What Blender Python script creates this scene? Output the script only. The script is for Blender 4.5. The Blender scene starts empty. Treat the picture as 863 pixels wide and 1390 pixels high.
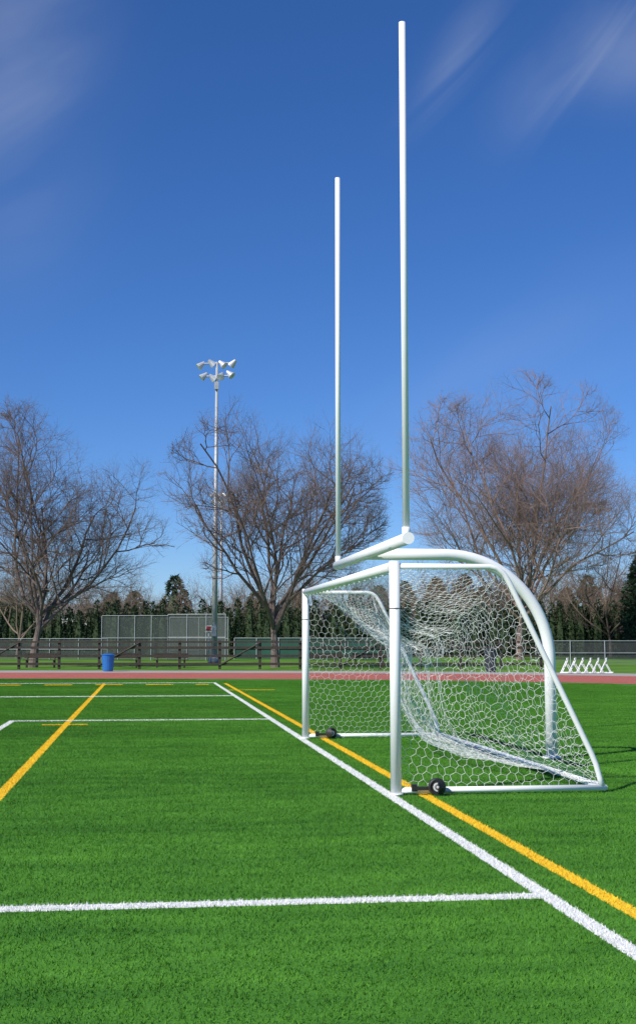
import bpy, math, random
from mathutils import Vector, Matrix
R=math.radians
sc=bpy.context.scene
PSI=R(7.32)
def fld(x,y,z=0.0):
    "field coordinates (y along the goal line) to site coordinates"
    return Vector((x*math.cos(PSI)-y*math.sin(PSI), x*math.sin(PSI)+y*math.cos(PSI), z))

# ---------------------------------------------------------------- materials
def nmat(name):
    m=bpy.data.materials.new(name); m.use_nodes=True
    nt=m.node_tree; b=nt.nodes['Principled BSDF']
    return m,nt,b
def simple(name,col,rough=0.6,metal=0.0,var=0.25,scale=6.0,bump=0.0,spec=0.5):
    m,nt,b=nmat(name)
    g=nt.nodes.new('ShaderNodeNewGeometry')
    n=nt.nodes.new('ShaderNodeTexNoise'); n.inputs['Scale'].default_value=scale; n.inputs['Detail'].default_value=3
    nt.links.new(g.outputs['Position'],n.inputs['Vector'])
    r=nt.nodes.new('ShaderNodeValToRGB')
    r.color_ramp.elements[0].position=0.3; r.color_ramp.elements[1].position=0.7
    r.color_ramp.elements[0].color=(*[c*(1-var) for c in col],1)
    r.color_ramp.elements[1].color=(*[min(1,c*(1+var)) for c in col],1)
    nt.links.new(n.outputs['Fac'],r.inputs['Fac']); nt.links.new(r.outputs['Color'],b.inputs['Base Color'])
    b.inputs['Roughness'].default_value=rough; b.inputs['Metallic'].default_value=metal
    b.inputs['Specular IOR Level'].default_value=spec
    if bump:
        bp=nt.nodes.new('ShaderNodeBump'); bp.inputs['Strength'].default_value=bump
        nt.links.new(n.outputs['Fac'],bp.inputs['Height']); nt.links.new(bp.outputs['Normal'],b.inputs['Normal'])
    return m
def see_through(name,col,fac):
    m,nt,b=nmat(name)
    b.inputs['Base Color'].default_value=(*col,1); b.inputs['Roughness'].default_value=.5
    g=nt.nodes.new('ShaderNodeNewGeometry')
    n=nt.nodes.new('ShaderNodeTexNoise'); n.inputs['Scale'].default_value=.8
    nt.links.new(g.outputs['Position'],n.inputs['Vector'])
    mr=nt.nodes.new('ShaderNodeMapRange'); mr.inputs[3].default_value=fac*.75; mr.inputs[4].default_value=fac*1.25
    nt.links.new(n.outputs['Fac'],mr.inputs[0]); nt.links.new(mr.outputs[0],b.inputs['Alpha'])
    return m
M_white=simple('white_powder_coat',(.90,.90,.885),.48,var=.02,scale=3,spec=.3)
M_white2=simple('white_paint_weathered',(.80,.80,.78),.55,var=.08,scale=5,spec=.3)
M_net=simple('net_cord',(.86,.86,.84),.8,var=.05)
M_black=simple('black_rubber',(.02,.02,.02),.55,var=.2)
M_hub=simple('grey_hub',(.70,.71,.72),.5,metal=0,var=.1)
M_joint=simple('joint_seam',(.12,.12,.12),.6)
M_steel=simple('galvanised_steel',(.42,.44,.46),.5,metal=.2,var=.12,scale=2)
M_lamp=simple('floodlight_housing',(.6,.61,.62),.35,metal=.3,var=.1)
M_lens=simple('floodlight_glass',(.75,.77,.8),.15,var=.05)
M_wood=simple('dark_stained_wood',(.045,.032,.024),.8,var=.35,scale=9)
M_bark=simple('grey_brown_bark',(.165,.125,.105),.9,var=.3,scale=2)
M_bark2=simple('reddish_twig_bark',(.27,.185,.155),.9,var=.25,scale=2)
M_bark3=simple('distant_twig_bark',(.20,.145,.11),.9,var=.35,scale=.5)
M_hedge=simple('arborvitae_foliage',(.026,.050,.014),.8,var=.5,scale=3)
M_conifer=simple('conifer_foliage',(.028,.060,.022),.8,var=.5,scale=1.5)
M_blue=simple('blue_plastic',(.02,.14,.42),.4,var=.1)
M_dark=simple('dark_plastic',(.03,.035,.04),.45,var=.1)
M_conc=simple('concrete_footing',(.38,.37,.35),.85,var=.15)
M_screen=simple('green_windscreen_fabric',(.02,.085,.06),.8,var=.2,scale=.7)
M_link=see_through('chain_link_mesh',(.10,.12,.11),.50)
M_link2=see_through('chain_link_mesh_thin',(.2,.21,.21),.22)
M_red=simple('red_sign_paint',(.45,.05,.03),.5)
M_plaster=simple('pale_wall_plaster',(.6,.6,.58),.8,var=.06)
M_roof=simple('roof_shingle',(.16,.15,.15),.9)
M_glass=simple('window_glass',(.04,.05,.06),.15)
M_track=simple('red_rubber_track',(.42,.095,.06),.9,var=.12,scale=1.2,spec=.2)
M_trackline=simple('track_line_paint',(.75,.72,.70),.8,var=.05)
M_asph=simple('pale_asphalt',(.36,.33,.30),.9,var=.1,scale=1)
M_lawn=simple('lawn_grass',(.10,.21,.025),.95,var=.3,scale=.35,spec=.1)

# artificial turf with inlaid lines, worked out in field coordinates
def turf_mat():
    m,nt,b=nmat('artificial_turf')
    L=nt.links; N=nt.nodes
    def mth(op,a,bb=None,c=None):
        n=N.new('ShaderNodeMath'); n.operation=op
        for i,v in enumerate((a,bb,c)):
            if v is None: continue
            if isinstance(v,(int,float)): n.inputs[i].default_value=v
            else: L.new(v,n.inputs[i])
        return n.outputs[0]
    g=N.new('ShaderNodeNewGeometry')
    vr=N.new('ShaderNodeVectorRotate'); vr.rotation_type='Z_AXIS'; vr.inputs['Angle'].default_value=-PSI
    L.new(g.outputs['Position'],vr.inputs['Vector'])
    sx=N.new('ShaderNodeSeparateXYZ'); L.new(vr.outputs[0],sx.inputs[0])
    def noise(s,d=2,vec=None):
        n=N.new('ShaderNodeTexNoise'); n.inputs['Scale'].default_value=s; n.inputs['Detail'].default_value=d
        L.new(vec or vr.outputs[0],n.inputs['Vector']); return n.outputs['Fac']
    e=noise(45,1)
    ex=mth('MULTIPLY',mth('SUBTRACT',e,.5),.035)
    X=mth('ADD',sx.outputs[0],ex); Y=mth('ADD',sx.outputs[1],ex)
    def box(x0,x1,y0,y1):
        return mth('MULTIPLY',mth('COMPARE',X,(x0+x1)/2,(x1-x0)/2),mth('COMPARE',Y,(y0+y1)/2,(y1-y0)/2))
    w=.06
    whites=[box(2.59-w,2.59+w,-30,51.3), box(-2.72,2.57,8.50,8.68), box(-2.72,2.57,27.70,27.92),
            box(-2.73,-2.61,8.52,27.9), box(-13.7,2.57,39.2,39.55), box(-13.75,-13.6,-3,39.5),
            box(-60,2.57,51.0,51.35)]
    yel=[box(2.96-w,2.96+w,-30,50.4), box(-1.52-w,-1.52+w,-30,50.4), box(-1.97,-1.1,26.4,26.6),
         box(2.6,4.2,43.6,43.85)]
    dash=mth('MULTIPLY',box(-60,2.3,49.1,49.65),mth('LESS_THAN',mth('FRACT',mth('MULTIPLY',sx.outputs[0],.55)),.55))
    yel.append(dash)
    def mx(l):
        o=l[0]
        for k in l[1:]: o=mth('MAXIMUM',o,k)
        return o
    W=mx(whites); Ym=mx(yel)
    mp=N.new('ShaderNodeMapping'); mp.inputs['Scale'].default_value=(.35,1.0,1)
    L.new(vr.outputs[0],mp.inputs['Vector'])
    n1=noise(3.0,4,mp.outputs[0]); n2=noise(90,1); n3=noise(.35,2,mp.outputs[0])
    s=mth('ADD',mth('ADD',mth('MULTIPLY',n1,.36),mth('MULTIPLY',n2,.36)),mth('MULTIPLY',n3,.28))
    r=N.new('ShaderNodeValToRGB')
    el=r.color_ramp.elements
    el[0].position=.36; el[0].color=(.034,.130,.012,1)
    el[1].position=.64; el[1].color=(.110,.305,.030,1)
    L.new(s,r.inputs['Fac'])
    def mix(f,a,col):
        n=N.new('ShaderNodeMix'); n.data_type='RGBA'
        L.new(f,n.inputs[0]); L.new(a,n.inputs[6]); n.inputs[7].default_value=(*col,1); return n.outputs[2]
    c=mix(mth('MULTIPLY',Ym,.96),r.outputs['Color'],(.88,.57,.035))
    c=mix(mth('MULTIPLY',W,.96),c,(.80,.80,.77))
    L.new(c,b.inputs['Base Color'])
    b.inputs['Roughness'].default_value=.7; b.inputs['Specular IOR Level'].default_value=.14
    return m
M_turf=turf_mat()

# ---------------------------------------------------------------- mesh helpers
def link(o,parent=None):
    sc.collection.objects.link(o)
    if parent: o.parent=parent
    return o
def mesh_obj(name,vs,fs,mat,parent=None,smooth=False):
    me=bpy.data.meshes.new(name); me.from_pydata([tuple(v) for v in vs],[],fs)
    me.materials.append(mat)
    if smooth: me.polygons.foreach_set('use_smooth',[True]*len(me.polygons))
    me.update()
    return link(bpy.data.objects.new(name,me),parent)
def empty(name,loc=(0,0,0)):
    e=bpy.data.objects.new(name,None); e.empty_display_size=.3
    return link(e)
def tube(vs,fs,pts,rad,n=8,cap=True):
    pts=[Vector(p) for p in pts]
    if not hasattr(rad,'__len__'): rad=[rad]*len(pts)
    base=len(vs); prev=None
    for i,p in enumerate(pts):
        if i==0: t=pts[1]-p
        elif i==len(pts)-1: t=p-pts[i-1]
        else: t=(pts[i+1]-p).normalized()+(p-pts[i-1]).normalized()
        if t.length<1e-9: t=Vector((0,0,1))
        t.normalize()
        if prev is None:
            a=Vector((0,0,1)) if abs(t.z)<.9 else Vector((1,0,0))
            u=t.cross(a).normalized()
        else:
            u=prev-t*prev.dot(t)
            if u.length<1e-6: u=t.orthogonal()
            u.normalize()
        prev=u; w=t.cross(u)
        for k in range(n):
            an=2*math.pi*k/n
            vs.append(p+(u*math.cos(an)+w*math.sin(an))*rad[i])
    for i in range(len(pts)-1):
        for k in range(n):
            a=base+i*n+k; b2=base+i*n+(k+1)%n
            fs.append((a,b2,b2+n,a+n))
    if cap:
        fs.append(tuple(base+k for k in reversed(range(n))))
        fs.append(tuple(base+(len(pts)-1)*n+k for k in range(n)))
def tube_obj(name,pts,rad,mat,parent=None,n=16):
    vs,fs=[],[]; tube(vs,fs,pts,rad,n)
    o=mesh_obj(name,vs,fs,mat,parent,True)
    for p in o.data.polygons:
        if len(p.vertices)>4: p.use_smooth=False
    return o
def box(vs,fs,c,s,rot=0.0):
    b=len(vs); c=Vector(c); hx,hy,hz=s[0]/2,s[1]/2,s[2]/2
    for x,y,z in ((-1,-1,-1),(1,-1,-1),(1,1,-1),(-1,1,-1),(-1,-1,1),(1,-1,1),(1,1,1),(-1,1,1)):
        X,Y=x*hx,y*hy
        vs.append(c+Vector((X*math.cos(rot)-Y*math.sin(rot),X*math.sin(rot)+Y*math.cos(rot),z*hz)))
    for f in ((0,3,2,1),(4,5,6,7),(0,1,5,4),(1,2,6,5),(2,3,7,6),(3,0,4,7)): fs.append(tuple(b+i for i in f))
def boxes_obj(name,lst,mat,parent=None,bevel=0):
    vs,fs=[],[]
    for a in lst: box(vs,fs,*a)
    return mesh_obj(name,vs,fs,mat,parent)
def catmull(P,n=8):
    P=[Vector(p) for p in P]; out=[]
    for i in range(len(P)-1):
        p0=P[max(i-1,0)];p1=P[i];p2=P[i+1];p3=P[min(i+2,len(P)-1)]
        for k in range(n):
            t=k/n
            out.append(.5*((2*p1)+(p2-p0)*t+(2*p0-5*p1+4*p2-p3)*t*t+(3*p1-p0-3*p2+p3)*t**3))
    out.append(P[-1]); return out

# ---------------------------------------------------------------- ground
mesh_obj('lawn_ground',[(-3000,-3000,-.02),(3000,-3000,-.02),(3000,3000,-.02),(-3000,3000,-.02)],[(0,1,2,3)],M_lawn)
edge=catmull([(-90,58,0),(-40,57.5,0),(-13,56.6,0),(-3,56,0),(3,54.7,0),(8,52.3,0),(12,49.3,0),(18,43.5,0),(26,34,0),(32,20,0),(35,0,0),(35,-30,0)],6)
def offset(line,o):
    out=[]
    for i,p in enumerate(line):
        t=(line[min(i+1,len(line)-1)]-line[max(i-1,0)]).normalized()
        out.append(p+Vector((-t.y,t.x,0))*o)
    return out
def strip(name,o0,o1,z,mat,parent=None):
    a=offset(edge,o0); b2=offset(edge,o1); n=len(a)
    vs=[Vector((p.x,p.y,z)) for p in a+b2]
    fs=[(i,i+1,n+i+1,n+i) for i in range(n-1)]
    return mesh_obj(name,vs,fs,mat,parent)
tv=[Vector((p.x,p.y,0)) for p in edge]+[Vector((-90,-30,0))]
mesh_obj('artificial_turf_field',tv,[tuple(reversed(range(len(tv))))],M_turf)
track=empty('running_track')
strip('track_surface',-.02,9.8,.006,M_track,track)
for i in range(9):
    o=.15+i*1.19
    strip('lane_line_%d'%i,o,o+.07,.010,M_trackline,track)
strip('asphalt_path',9.8,14.5,.002,M_asph)

# turf blades : one tile of fibres instanced over the visible part of the field
rnd=random.Random(5)
vs,fs=[],[]
T=2.0
for i in range(15000):
    x=rnd.uniform(-T/2,T/2); y=rnd.uniform(-T/2,T/2); a=rnd.uniform(0,math.pi*2)
    h=rnd.uniform(.010,.024); w=rnd.uniform(.0024,.0042)
    lx,ly=rnd.gauss(0,.012),rnd.gauss(0,.012)
    dx,dy=math.cos(a)*w,math.sin(a)*w
    b0=len(vs); vs+= [(x-dx,y-dy,-.001),(x+dx,y+dy,-.001),(x+lx,y+ly,h)]
    fs.append((b0,b0+1,b0+2))
tile=bpy.data.meshes.new('turf_fibre_tile'); tile.from_pydata(vs,[],fs); tile.materials.append(M_turf)
tb=empty('artificial_turf_fibres')
def edge_d(x):
    for i in range(len(edge)-1):
        if edge[i].x<=x<=edge[i+1].x:
            t=(x-edge[i].x)/max(1e-6,edge[i+1].x-edge[i].x); return edge[i].y*(1-t)+edge[i+1].y*t
    return 0
d=3.0
while d<57:
    hw=.26*d+3
    k=-int(hw//T)-1
    while k*T<hw:
        x=k*T
        if min(edge_d(x-1),edge_d(x+1))>d+1:
            o=bpy.data.objects.new('fibre_patch',tile); o.location=(x,d,0)
            o.rotation_euler=(0,0,rnd.choice((0,1,2,3))*math.pi/2); link(o,tb)
        k+=1
    d+=T

# ---------------------------------------------------------------- soccer goal
goal=empty('soccer_goal')
YN,YF=14.19,22.34; GX=2.66; H=2.44
def G(x,y,z): return fld(GX+x,y,z)
def ring(name,c,axis,r,w,mat,par): tube_obj(name,[c-axis*w/2,c+axis*w/2],r,mat,par,20)
for nm,y in (('near',YN),('far',YF)):
    tube_obj('post',[G(0,y,0.01),G(0,y,H+.055)],.058,M_white,goal,24)
    ring('post_collar',G(0,y,H*.812),Vector((0,0,1)),.0605,.012,M_joint,goal)
    prof=[(0.03,H),(1.05,H),(1.13,H-.015),(1.21,H-.07),(1.27,H-.16),(2.16,.42),(2.21,.30),(2.25,.15),(2.28,.05)]
    tube_obj('side_stay',[G(x,y,z) for x,z in prof],.031,M_white,goal,14)
    tube_obj('side_base_bar',[G(.03,y,.05),G(2.31,y,.05)],.033,M_white,goal,14)
    ring('foot_plate',G(0,y,.012),Vector((0,0,1)),.075,.02,M_white,goal)
tube_obj('crossbar',[G(0,YN-.03,H),G(0,YF+.03,H)],.055,M_white,goal,24)
for y in (YN+.09,YF-.09):
    ring('crossbar_seam',G(0,y,H),fld(0,1).normalized(),.057,.01,M_joint,goal)
tube_obj('back_base_bar',[G(2.30,YN,.05),G(2.30,YF,.05)],.035,M_white,goal,14)
# wheels
def wheel(y,side):
    ax=fld(0,1)
    c=G(.42,y+side*.11,.095)
    vs,fs=[],[]
    pr=[(-.030,.058),(-.036,.066),(-.034,.082),(-.022,.093),(.022,.093),(.034,.082),(.036,.066),(.030,.058)]
    tube(vs,fs,[c+ax*a for a,_ in pr],[r for _,r in pr],32)
    mesh_obj('wheel_tyre',vs,fs,M_black,goal)
    tube_obj('wheel_hub',[c-ax*.038,c+ax*.038],.046,M_hub,goal,24)
    tube_obj('wheel_hub_recess',[c-ax*.0400,c+ax*.0400],.030,M_joint,goal,20)
    tube_obj('wheel_axle_nut',[c-ax*.050,c+ax*.050],.014,M_hub,goal,10)
    vs,fs=[],[]
    box(vs,fs,G(.26,y+side*.055,.075),(.16,.045,.035),PSI); box(vs,fs,G(.19,y+side*.035,.08),(.06,.06,.07),PSI)
    mesh_obj('wheel_bracket',vs,fs,M_black,goal)
wheel(YN,-1); wheel(YF,-1)
# hexagonal net
def hex_edges(u0,u1,v0,v1,s):
    E=set(); dx=math.sqrt(3)*s; dy=1.5*s
    nx=int((u1-u0)/dx)+2; ny=int((v1-v0)/dy)+2
    q=lambda p:(round(p[0],4),round(p[1],4))
    for j in range(-1,ny):
        for i in range(-1,nx):
            cx=u0+i*dx+(dx/2 if j%2 else 0); cy=v0+j*dy
            c=[q((cx+s*math.sin(k*math.pi/3),cy+s*math.cos(k*math.pi/3))) for k in range(6)]
            for k in range(6):
                a,b2=c[k],c[(k+1)%6]; E.add((a,b2) if a<b2 else (b2,a))
    return E
NR=.0018
def net_from(E,fn,inside,name):
    vs,fs=[],[]
    for a,b2 in sorted(E):
        ia,ib=inside(*a),inside(*b2)
        if not(ia or ib): continue
        if ia!=ib:
            lo,hi=(a,b2) if ia else (b2,a)
            l,h=0.0,1.0
            for _ in range(8):
                mm=(l+h)/2
                if inside(lo[0]+(hi[0]-lo[0])*mm,lo[1]+(hi[1]-lo[1])*mm): l=mm
                else: h=mm
            if l<.05: continue
            a=lo; b2=(lo[0]+(hi[0]-lo[0])*l,lo[1]+(hi[1]-lo[1])*l)
        tube(vs,fs,[fn(*a),fn(*b2)],NR,3,False)
    return mesh_obj(name,vs,fs,M_net,goal)
pf=[(0,2.29),(.05,2.285),(.15,2.25),(.30,2.21),(.42,2.16),(2.28,1.27),(2.37,1.21),(H,1.10)]
def fx(z):
    for i in range(len(pf)-1):
        if pf[i][0]<=z<=pf[i+1][0]:
            t=(z-pf[i][0])/(pf[i+1][0]-pf[i][0]); return pf[i][1]*(1-t)+pf[i+1][1]*t
    return 0
for y,sg in ((YN,1),(YF,-1)):
    def fn(u,v,y=y,sg=sg):
        rx=u/max(.3,fx(min(max(v,0),H))); bell=max(0,math.sin(math.pi*min(1,max(0,rx))))*math.sin(math.pi*min(1,max(0,v/H)))
        uu=u+.03*math.sin(v*5+u*2)+.014*math.sin(u*23+v*17); vv=v-.12*bell+.014*math.sin(u*19-v*21)
        return G(uu,y+sg*(.02+.16*bell+.03*math.sin(u*6+v*3)*bell),vv)
    net_from(hex_edges(0,2.35,0,H,.062),fn,lambda u,v:0.02<v<H-.01 and .02<u<fx(v)-.01,'side_net')
Pe=catmull([(0,2.42,0),(.4,2.41,0),(.8,2.40,0),(1.18,2.36,0),(1.5,1.80,0),(1.85,1.1,0),(2.13,.45,0),(2.28,.06,0)],8)
Pm=catmull([(0,2.42,0),(.30,2.04,0),(.66,1.68,0),(.98,1.54,0),(1.02,1.12,0),(1.08,.55,0),(1.44,.14,0),(2.26,.04,0)],8)
SL=YF-YN; TL=4.3
rn=random.Random(3); ph=[rn.uniform(0,6.28) for _ in range(8)]
def bfn(u,v,off=0):
    s=min(1,max(0,u/SL)); t=min(1,max(0,v/TL))
    w=min(1.0,max(0,math.sin(math.pi*s))**.75)
    k=t*(len(Pe)-1); i=min(int(k),len(Pe)-2); f=k-i
    a=Pe[i].lerp(Pe[i+1],f); b2=Pm[i].lerp(Pm[i+1],f)
    p=a.lerp(b2,w)
    rip=w*math.sin(math.pi*t)
    x=p.x+rip*(.06*math.sin(u*3.1+ph[0]+t*3+off*2)+.04*math.sin(u*7.3+ph[1]-t*5+off)+.018*math.sin(u*21+t*40+off*3))
    z=p.y+rip*(.05*math.sin(u*4.3+ph[2]+off)+.03*math.sin(u*9.7+ph[3]+t*6+off*2)+.014*math.sin(u*26-t*33+off)-.07*off)
    return G(x,YN+u+.05*rip*math.sin(t*9+ph[4]+u*2),max(.012,z))
net_from(hex_edges(0,SL,0,TL,.064),bfn,lambda u,v:0<=u<=SL and 0<=v<=TL,'back_net')
net_from(hex_edges(0,SL,.2*TL,.55*TL,.060),lambda u,v:bfn(u,v,1),lambda u,v:.5<=u<=SL-.5 and .24*TL<=v<=.50*TL,'slack_net')
net_from(hex_edges(0,SL,.7*TL,TL,.060),lambda u,v:bfn(u,v,-.5),lambda u,v:.1<=u<=SL-.1 and .78*TL<=v<=.95*TL,'slack_net_foot')
vs,fs=[],[]
for vv in (.42*TL,.97*TL):
    tube(vs,fs,[bfn(SL*i/60,vv) for i in range(61)],.004,5)
tube(vs,fs,[G(.03,YN+SL*i/40,H-.06-.012*math.sin(i*3.1)) for i in range(41)],.006,5)
mesh_obj('net_border_cord',vs,fs,M_net,goal)
cl=[(G(.0,YN+.25+i*.42,H-.062),(.03,.05,.03),PSI) for i in range(19)]
boxes_obj('net_clips',cl,M_white,goal)

# ---------------------------------------------------------------- football goal post (gooseneck)
fg=empty('football_goal_post')
FX,FY,FZ=3.03,18.22,2.83; BX=5.62; RR=1.47
pts=[fld(BX,FY,0),fld(BX,FY,FZ-RR)]
for i in range(1,19):
    a=i/18*math.pi/2
    pts.append(fld(BX-RR+RR*math.cos(a),FY,FZ-RR+RR*math.sin(a)))
pts.append(fld(FX,FY,FZ))
tube_obj('gooseneck',pts,.080,M_white,fg,28)
tube_obj('base_sleeve',[fld(BX,FY,0),fld(BX,FY,.03)],.13,M_white2,fg,24)
tube_obj('crossbar',[fld(FX,FY-2.95,FZ),fld(FX,FY+2.95,FZ)],.072,M_white,fg,28)
for s in (-1,1):
    tube_obj('upright',[fld(FX,FY+s*2.82,FZ+.03),fld(FX,FY+s*2.82,9.26)],[.041,.041],M_white,fg,18)
    tube_obj('upright_socket',[fld(FX,FY+s*2.82,FZ+.02),fld(FX,FY+s*2.82,FZ+.14)],.050,M_white,fg,18)

# ---------------------------------------------------------------- light towers
def tower(x,y,H,arm,rot,k=1.0):
    e=empty('stadium_light_tower')
    tube_obj('mast',[(x,y,0),(x,y,H*.35),(x,y,H)],[.21*k,.17*k,.09*k],M_steel,e,14)
    tube_obj('footing',[(x,y,-.02),(x,y,.5)],.4*k,M_conc,e,16)
    vs,fs=[],[]; c,s=math.cos(rot),math.sin(rot)
    hv,hf=[],[]; gv,gf=[],[]
    rr=random.Random(12)
    for zi,z in enumerate((H-.1,H-1.0)):
        tube(vs,fs,[(x-arm*c,y-arm*s,z),(x+arm*c,y+arm*s,z)],.06*k,6)
        for i in range(4):
            t=(-1+2*i/3)*(.98 if zi==0 else .8); px,py=x+arm*c*t,y+arm*s*t
            az=rr.choice((-1.9,-.4,2.6,-2.9,.3)); dr=Vector((math.cos(az)*.8,math.sin(az)*.8,-.7)).normalized()
            p=Vector((px,py,z-.12+rr.uniform(-.05,.25)))
            tube(vs,fs,[(px,py,z),tuple(p)],.03,5)
            tube(hv,hf,[p-dr*.30*k,p-dr*.15*k,p+dr*.05*k,p+dr*.22*k],[.10*k,.14*k,.21*k,.27*k],12)
            tube(gv,gf,[p+dr*.222*k,p+dr*.24*k],.25*k,12)
    box(vs,fs,(x,y-.2,H-1.7),(.3,.2,.5)); box(vs,fs,(x,y-.25,2.2),(.3,.2,.7))
    mesh_obj('crossarms',vs,fs,M_steel,e); mesh_obj('floodlight_housings',hv,hf,M_lamp,e); mesh_obj('floodlight_lenses',gv,gf,M_lens,e)
    return e
e=tower(-6.97,90,20.7,1.15,R(-8))
tower(-12.6,173,20.6,1.3,R(12),1.3)
s=empty('warning_sign')
tube_obj('sign_post',[(-7.2,88,0),(-7.2,88,2.6)],.04,M_steel,s,8)
boxes_obj('sign_panel',[((-7.2,87.94,2.35),(.45,.03,.45))],M_plaster,s)
boxes_obj('sign_marking',[((-7.2,87.92,2.35),(.30,.01,.28))],M_red,s)

# ---------------------------------------------------------------- bare trees
def bare_tree_geo(vs,fs,base,H,Rad,seed,nch,lens,rads,zc=.60,vz=.42,fork=.22,sides=(10,7,5,4,3,3),lean=(0,0),up=.07):
    rr=random.Random(seed); base=Vector(base)
    C=base+Vector((0,0,H*zc)); ax=Rad; az=H*vz
    bumps=[(rr.uniform(0,6.28),rr.uniform(.05,.16)) for _ in range(5)]
    def out(p):
        q=p-C; an=math.atan2(q.y,q.x)
        k=1+sum(a*math.sin((i+2)*an+ph_+q.z*.35) for i,(ph_,a) in enumerate(bumps))*.6
        zz=q.z/az
        return (q.x**2+q.y**2)/(ax*k)**2+zz**2/(1 if q.z<0 else k**.5)
    def grow(p,d,L,r,lev):
        nseg=(5,7,5,4,3,2)[min(lev,5)]
        pts=[p]; rs=[r]; dd=d.copy()
        wob=(.05,.15,.20,.24,.26,.28)[min(lev,5)]
        for i in range(nseg):
            dd=dd+Vector((rr.gauss(0,wob),rr.gauss(0,wob),rr.gauss(0,wob)+(up if lev>0 else .1)))
            dd.normalize()
            q=pts[-1]+dd*L/nseg
            o=out(q)
            if o>1.0 and lev>0 and rr.random()<min(1,(o-1)*4+.15): 
                if len(pts)>1: break
                q=pts[-1]+dd*L/nseg*.4; pts.append(q); rs.append(r*.4); break
            pts.append(q); rs.append(max(r*(1-.68*(i+1)/nseg),.35*r if lev else .5*r))
        tube(vs,fs,pts,rs,sides[min(lev,5)],False)
        if lev>=len(nch): return
        n=nch[lev]; m=len(pts)-1
        az0=rr.uniform(0,6.28)
        for i in range(n):
            if lev==0: t=.55+.45*(i+.5)/n
            else: t=.18+.82*(i+rr.random())/n
            k=t*m; j=min(int(k),m-1); f=k-j
            pp=pts[j].lerp(pts[j+1],f); r0=rs[j]*(1-f)+rs[j+1]*f
            ld=(pts[j+1]-pts[j]).normalized()
            a=az0+i*2.4+rr.gauss(0,.3)
            u=ld.orthogonal().normalized(); w=ld.cross(u)
            sp=R(rr.uniform(26,58)) if lev else R(rr.uniform(16,66))
            if lev==0 and i==n-1: sp=R(6)
            nd=ld*math.cos(sp)+(u*math.cos(a)+w*math.sin(a))*math.sin(sp)
            if nd.z<-.2: nd.z*=.3
            nd.normalize()
            LL=lens[lev]*H*rr.uniform(.75,1.25)*(1.15-.45*t if lev else 1)
            grow(pp,nd,LL,min(r0*.8,rads[lev]*rr.uniform(.75,1.25)),lev+1)
    grow(base,Vector((lean[0],lean[1],1)).normalized(),H*fork,rads[-1],0)
def bare_tree(name,base,H,Rad,seed,mat,n=(9,7,7,6,5),rt=.30,**kw):
    vs,fs=[],[]
    bare_tree_geo(vs,fs,base,H,Rad,seed,n,(.60,.28,.155,.085,.05),(.13,.055,.026,.0135,.0085,rt),**kw)
    return mesh_obj(name,vs,fs,mat)
bare_tree('bare_deciduous_tree',(-17.0,80,-.1),15.8,8.2,11,M_bark,n=(10,7,7,6,6),up=.08)
bare_tree('bare_deciduous_tree',(-2.55,80,-.1),16.1,7.2,23,M_bark,lean=(-.04,0),n=(10,7,7,6,6),up=.09)
bare_tree('bare_deciduous_tree',(16.6,110,-.1),23.4,10.4,37,M_bark2,n=(14,8,8,7,6),rt=.36,up=.10)

vs,fs=[],[]
rr=random.Random(77)
for i in range(46):
    x=-54+i*2.45+rr.uniform(-1,1); y=rr.uniform(150,185); h=rr.uniform(9.5,13.5)*(1.2 if x>14 else 1)
    bare_tree_geo(vs,fs,(x,y,-.1),h,h*.36,500+i,(7,6,5,5),(.50,.30,.18,.12),(.12,.06,.034,.026,.2),sides=(5,4,3,3,3,3),vz=.44)
mesh_obj('distant_bare_trees',vs,fs,M_bark3)
bare_tree('bare_deciduous_tree',(28.0,128,-.1),13.5,5.2,61,M_bark3,n=(8,6,6,6,5),rt=.2)
bare_tree('bare_deciduous_tree',(-26.5,118,-.1),11.5,4.6,64,M_bark3,n=(7,6,6,5,4),rt=.2)

# ---------------------------------------------------------------- evergreens
def foliage(name,plants,n,size,mat,droop=0.0):
    vs,fs=[],[]; rr=random.Random(len(plants)*7+n)
    for (x,y,h,rad) in plants:
        ph=rr.uniform(0,6.28)
        tube(vs,fs,[(x,y,0),(x,y,h*.5),(x,y,h*.9)],[rad*.55,rad*.5,.05],7)
        for i in range(n):
            t=rr.random()**1.25
            prof=(math.sin(min(1,(t+.12)/.35)*math.pi/2))*(1-t)**.6*1.1
            a=rr.uniform(0,6.28)
            rd=rad*prof*(1+.18*math.sin(a*3+ph+t*9))*rr.uniform(.72,1.08)
            c=Vector((x+rd*math.cos(a),y+rd*math.sin(a),h*t+.05))
            for k in range(2):
                u=Vector((rr.gauss(0,1),rr.gauss(0,1),rr.gauss(0,1))).normalized()*size*rr.uniform(.5,1.2)
                w=Vector((rr.gauss(0,.6)+math.cos(a),rr.gauss(0,.6)+math.sin(a),rr.gauss(.6,.6)-droop)).normalized()*size*rr.uniform(.5,1.2)
                b0=len(vs); vs+=[c-u*.4,c+u*.4,c+w]; fs.append((b0,b0+1,b0+2))
    return mesh_obj(name,vs,fs,mat)
rr=random.Random(4)
row=[(-38+i*.92+rr.uniform(-.14,.14),130+rr.uniform(-.5,.5),rr.uniform(4.3,5.5),rr.uniform(.78,.98)) for i in range(88)]
row+=[(-38+i*1.3+rr.uniform(-.3,.3),133+rr.uniform(-.8,.8),rr.uniform(3.9,5.6),rr.uniform(.9,1.2)) for i in range(62)]
foliage('arborvitae_hedge',row,420,.25,M_hedge)
foliage('conifer_tree',[(30.4,122,11.6,2.6)],5000,.42,M_conifer,.8)
foliage('conifer_tree',[(34.2,128,13.0,3.0)],5000,.42,M_conifer,.8)
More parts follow.
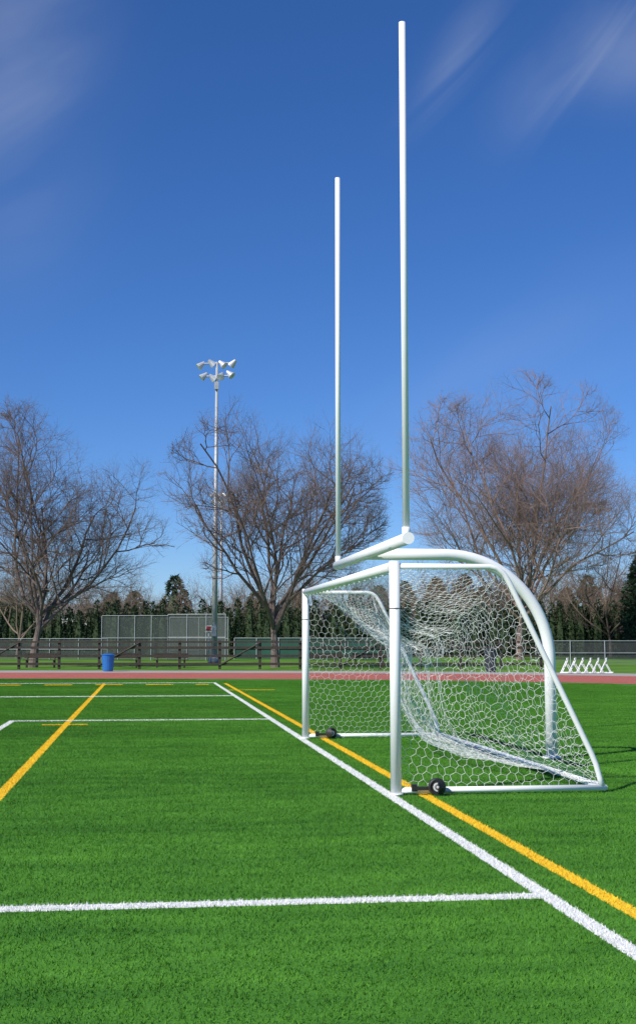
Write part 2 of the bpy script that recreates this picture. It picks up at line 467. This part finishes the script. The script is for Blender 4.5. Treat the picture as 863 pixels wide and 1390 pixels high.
foliage('distant_evergreen_trees',[(x,rr.uniform(190,200),rr.uniform(7,11),rr.uniform(2,3.2)) for x in (-50,-44,-30,-26.5,-21,-9,-3,5.5,9,12.5,17,21,24,27,36,40,44,49)],900,.7,M_conifer,.6)

# ---------------------------------------------------------------- rail fence
fe=empty('wooden_rail_fence')
L=[];y=75.0
x=-46.0
while x<=13.1:
    L.append(((x,y,.78),(.14,.14,1.60))); x+=2.25
boxes_obj('fence_posts',L,M_wood,fe)
boxes_obj('fence_rails',[((-16.5,y-.11,z),(59.5,.06,h)) for z,h in ((.28,.13),(.72,.13),(1.18,.14),(1.50,.10))],M_wood,fe)
vs,fs=[],[]
x=-46.0; i=0
while x<12:
    if i%3==0: tube(vs,fs,[(x,y-.16,.2),(x+2.25,y-.16,1.45)],.045,4)
    x+=2.25; i+=1
mesh_obj('fence_braces',vs,fs,M_wood,fe)
def bench(x,y):
    e=empty('park_bench'); w=2.0
    boxes_obj('seat',[((x,y-.18+k*.15,.45),(w,.12,.04)) for k in range(3)],M_wood,e)
    boxes_obj('backrest',[((x,y+.22+k*.03,.62+k*.16),(w,.035,.12)) for k in range(2)],M_wood,e)
    boxes_obj('legs',[((x+s*.8,y+q,.22),(.07,.07,.43)) for s in (-1,1) for q in (-.15,.12)]+[((x+s*.8,y+.2,.5),(.07,.06,.6)) for s in (-1,1)],M_wood,e)
for bx in (-16.2,-11.4,-8.6,.2,3.0): bench(bx,78.2)

# ---------------------------------------------------------------- bins
def bin_(name,x,y,h,r0,r1,mat):
    e=empty(name)
    vs,fs=[],[]; tube(vs,fs,[(x,y,.02),(x,y,.08),(x,y,h*.9),(x,y,h*.92)],[r0*.95,r0,r1,r1*1.08],18); mesh_obj('bin_body',vs,fs,mat,e)
    vs,fs=[],[]; tube(vs,fs,[(x,y,h*.922),(x,y,h*.95),(x,y,h)],[r1*1.1,r1*1.0,r1*.5],18); mesh_obj('bin_lid',vs,fs,mat,e)
bin_('blue_trash_bin',-10.85,69.2,.92,.27,.33,M_blue)
bin_('black_trash_bin',8.7,67.5,1.2,.26,.32,M_dark)

# ---------------------------------------------------------------- baseball backstop / fences
bs=empty('baseball_backstop')
def frame(parent,x0,x1,y,h,mat,n,y1=None,z0=0.03,name='panel',pr=.04):
    y1=y if y1 is None else y1
    vs,fs=[],[]
    for i in range(n+1):
        t=i/n; X=x0+(x1-x0)*t; Y=y+(y1-y)*t
        tube(vs,fs,[(X,Y,0),(X,Y,h)],pr,6)
    for z in (h,h*.5): tube(vs,fs,[(x0,y,z),(x1,y1,z)],pr*.8,6)
    mesh_obj(name+'_frame',vs,fs,M_steel,parent)
    mesh_obj(name+'_mesh',[(x0,y+.05,z0),(x1,y1+.05,z0),(x1,y1+.05,h),(x0,y+.05,h)],[(0,1,2,3)],mat,parent)
frame(bs,-17.0,-11.8,105,3.5,M_link,4,name='left_wing',pr=.03)
frame(bs,-11.8,-7.2,105,3.6,M_link,3,name='centre',y1=104,pr=.03)
frame(bs,-11.9,-7.2,107,3.4,M_link,2,name='rear',pr=.03)
fc=empty('windscreen_fence')
frame(fc,-7.0,6.0,112,1.75,M_screen,7,name='screen')
fr=empty('chain_link_fence')
frame(fr,14.0,34.0,86,1.55,M_link2,9,name='run',pr=.03)
fr2=empty('chain_link_fence')
frame(fr2,-45.0,-17.0,108,1.7,M_link,12,name='run',pr=.03)

# ---------------------------------------------------------------- hurdles parked one behind the other, seen from their ends
for i in range(6):
    e=empty('track_hurdle'); x=12.15+i*.38; y=65.2; bx,by=.25,.95
    vs,fs=[],[]
    for s in (-.5,.5):
        px,py=x+s*bx,y+s*by
        tube(vs,fs,[(px-.34,py,.035),(px+.30,py,.035)],.035,6)
        tube(vs,fs,[(px-.30,py,.04),(px-.02,py,.62)],.030,6)
        tube(vs,fs,[(px+.20,py,.04),(px-.02,py,.45)],.022,6)
    tube(vs,fs,[(x-.15-.5*bx,y-.5*by,.30),(x-.15+.5*bx,y+.5*by,.30)],.022,6)
    mesh_obj('frame',vs,fs,M_white2,e)
    boxes_obj('top_board',[((x,y,.70),(1.05,.05,.10),math.atan2(by,bx))],M_white2,e)

# ---------------------------------------------------------------- distant houses
def house(x,y,w,h,dp,rf):
    e=empty('distant_house')
    boxes_obj('walls',[((x,y,h/2),(w,dp,h))],M_plaster,e)
    vs=[(x-w/2-.4,y-dp/2-.4,h+.01),(x+w/2+.4,y-dp/2-.4,h+.01),(x+w/2+.4,y+dp/2+.4,h+.01),(x-w/2-.4,y+dp/2+.4,h+.01),(x-w/2-.4,y,h+rf),(x+w/2+.4,y,h+rf)]
    mesh_obj('roof',vs,[(0,1,5,4),(2,3,4,5),(0,4,3),(1,2,5),(3,2,1,0)],M_roof,e)
    boxes_obj('windows',[((x+k*w*.27,y-dp/2-.01,h*.62),(w*.14,.06,h*.22)) for k in (-1,0,1)],M_glass,e)
    boxes_obj('door',[((x+w*.4,y-dp/2-.01,1.05),(.95,.05,2.1))],M_wood,e)
house(-36.5,195,9,5.2,8,1.6)
house(-47,200,8,5.2,8,1.8)
house(42,205,9,4.6,8,1.8)

# ---------------------------------------------------------------- sun, sky
EL=R(42); AZ=R(229)      # azimuth clockwise from +Y : sun on the left, behind the camera
sd=Vector((math.sin(AZ)*math.cos(EL),math.cos(AZ)*math.cos(EL),math.sin(EL)))
sl=bpy.data.lights.new('sun','SUN'); sl.energy=5.0; sl.angle=R(.5); sl.color=(1,.955,.875)
so=bpy.data.objects.new('sun',sl); so.rotation_euler=sd.to_track_quat('Z','Y').to_euler(); so.location=sd*60; link(so)
w=bpy.data.worlds.new('World'); sc.world=w; w.use_nodes=True
nt=w.node_tree; N=nt.nodes; Lk=nt.links; N.clear()
out=N.new('ShaderNodeOutputWorld'); bg=N.new('ShaderNodeBackground'); bg.inputs['Strength'].default_value=.088
sky=N.new('ShaderNodeTexSky'); sky.sky_type='NISHITA'; sky.sun_disc=False; sky.sun_elevation=EL; sky.sun_rotation=AZ
sky.air_density=1.0; sky.dust_density=0.0; sky.ozone_density=1.6; sky.altitude=900
tint=N.new('ShaderNodeMix'); tint.data_type='RGBA'; tint.blend_type='MULTIPLY'; tint.inputs[0].default_value=1
Lk.new(sky.outputs[0],tint.inputs[6]); tint.inputs[7].default_value=(.64,.87,1.34,1)
hs=N.new('ShaderNodeHueSaturation'); hs.inputs['Saturation'].default_value=1.08; hs.inputs['Value'].default_value=1.0
Lk.new(tint.outputs[2],hs.inputs['Color'])
tc=N.new('ShaderNodeTexCoord'); sp=N.new('ShaderNodeSeparateXYZ'); Lk.new(tc.outputs['Generated'],sp.inputs[0])
def mth(op,a,b=None,c=None,cl=False):
    n=N.new('ShaderNodeMath'); n.operation=op; n.use_clamp=cl
    for i,v in enumerate((a,b,c)):
        if v is None: continue
        if isinstance(v,(int,float)): n.inputs[i].default_value=v
        else: Lk.new(v,n.inputs[i])
    return n.outputs[0]
def blob(cx,cz,rx,rz,rot=0):
    X=mth('SUBTRACT',sp.outputs[0],cx); Z=mth('SUBTRACT',sp.outputs[2],cz)
    c,s_=math.cos(rot),math.sin(rot)
    u=mth('ADD',mth('MULTIPLY',X,c),mth('MULTIPLY',Z,s_)); v=mth('SUBTRACT',mth('MULTIPLY',Z,c),mth('MULTIPLY',X,s_))
    q=mth('ADD',mth('POWER',mth('ABSOLUTE',mth('DIVIDE',u,rx)),2),mth('POWER',mth('ABSOLUTE',mth('DIVIDE',v,rz)),2))
    return mth('POWER',2.718,mth('MULTIPLY',q,-1))
def streak(rot,scale,stretch,dist,lo,hi,off=0):
    mp=N.new('ShaderNodeMapping'); mp.inputs['Rotation'].default_value=(0,rot,0); 
    mp2=N.new('ShaderNodeMapping'); mp2.inputs['Scale'].default_value=(1,1,stretch); mp2.inputs['Location'].default_value=(off,off,off)
    Lk.new(tc.outputs['Generated'],mp.inputs['Vector']); Lk.new(mp.outputs[0],mp2.inputs['Vector'])
    n=N.new('ShaderNodeTexNoise'); n.inputs['Scale'].default_value=scale; n.inputs['Detail'].default_value=5; n.inputs['Distortion'].default_value=dist; n.inputs['Roughness'].default_value=.45
    Lk.new(mp2.outputs[0],n.inputs['Vector'])
    mr=N.new('ShaderNodeMapRange'); mr.interpolation_type='SMOOTHSTEP'; mr.inputs[1].default_value=lo; mr.inputs[2].default_value=hi
    Lk.new(n.outputs['Fac'],mr.inputs[0]); return mr.outputs[0]
S1=streak(R(46),6,5,.8,.36,.80)
S2=streak(R(20),3,2.5,.4,.25,.8,3)
m1=mth('MULTIPLY',mth('MULTIPLY',blob(.20,.415,.055,.028,R(38)),S1),.36)
m2=mth('MULTIPLY',mth('MULTIPLY',blob(.10,.415,.045,.014,R(55)),S1),.20)
m3=mth('MULTIPLY',mth('MULTIPLY',blob(-.215,.39,.05,.085,R(-10)),S2),.46)
m4=mth('MULTIPLY',mth('MULTIPLY',blob(.16,.20,.12,.05,R(25)),S2),.12)
m5=mth('MULTIPLY',mth('MULTIPLY',blob(.22,.41,.035,.03,0),S2),.24)
ms=m1
for k in (m2,m3,m4,m5): ms=mth('ADD',ms,k)
mx=N.new('ShaderNodeMix'); mx.data_type='RGBA'; Lk.new(mth('MINIMUM',ms,.8),mx.inputs[0])
Lk.new(hs.outputs[0],mx.inputs[6]); mx.inputs[7].default_value=(7.0,7.6,8.8,1)
Lk.new(mx.outputs[2],bg.inputs['Color']); Lk.new(bg.outputs[0],out.inputs['Surface'])

# ---------------------------------------------------------------- camera
cam=bpy.data.cameras.new('camera'); co=bpy.data.objects.new('camera',cam); link(co)
co.location=(0,0,1.65); co.rotation_euler=(R(90+6.905),0,0)
cam.sensor_fit='HORIZONTAL'; cam.sensor_width=36; cam.lens=36*1800/863; cam.shift_y=-45/863
cam.clip_start=.1; cam.clip_end=6000
sc.camera=co
sc.view_settings.view_transform='Standard'; sc.view_settings.look='None'; sc.view_settings.exposure=0
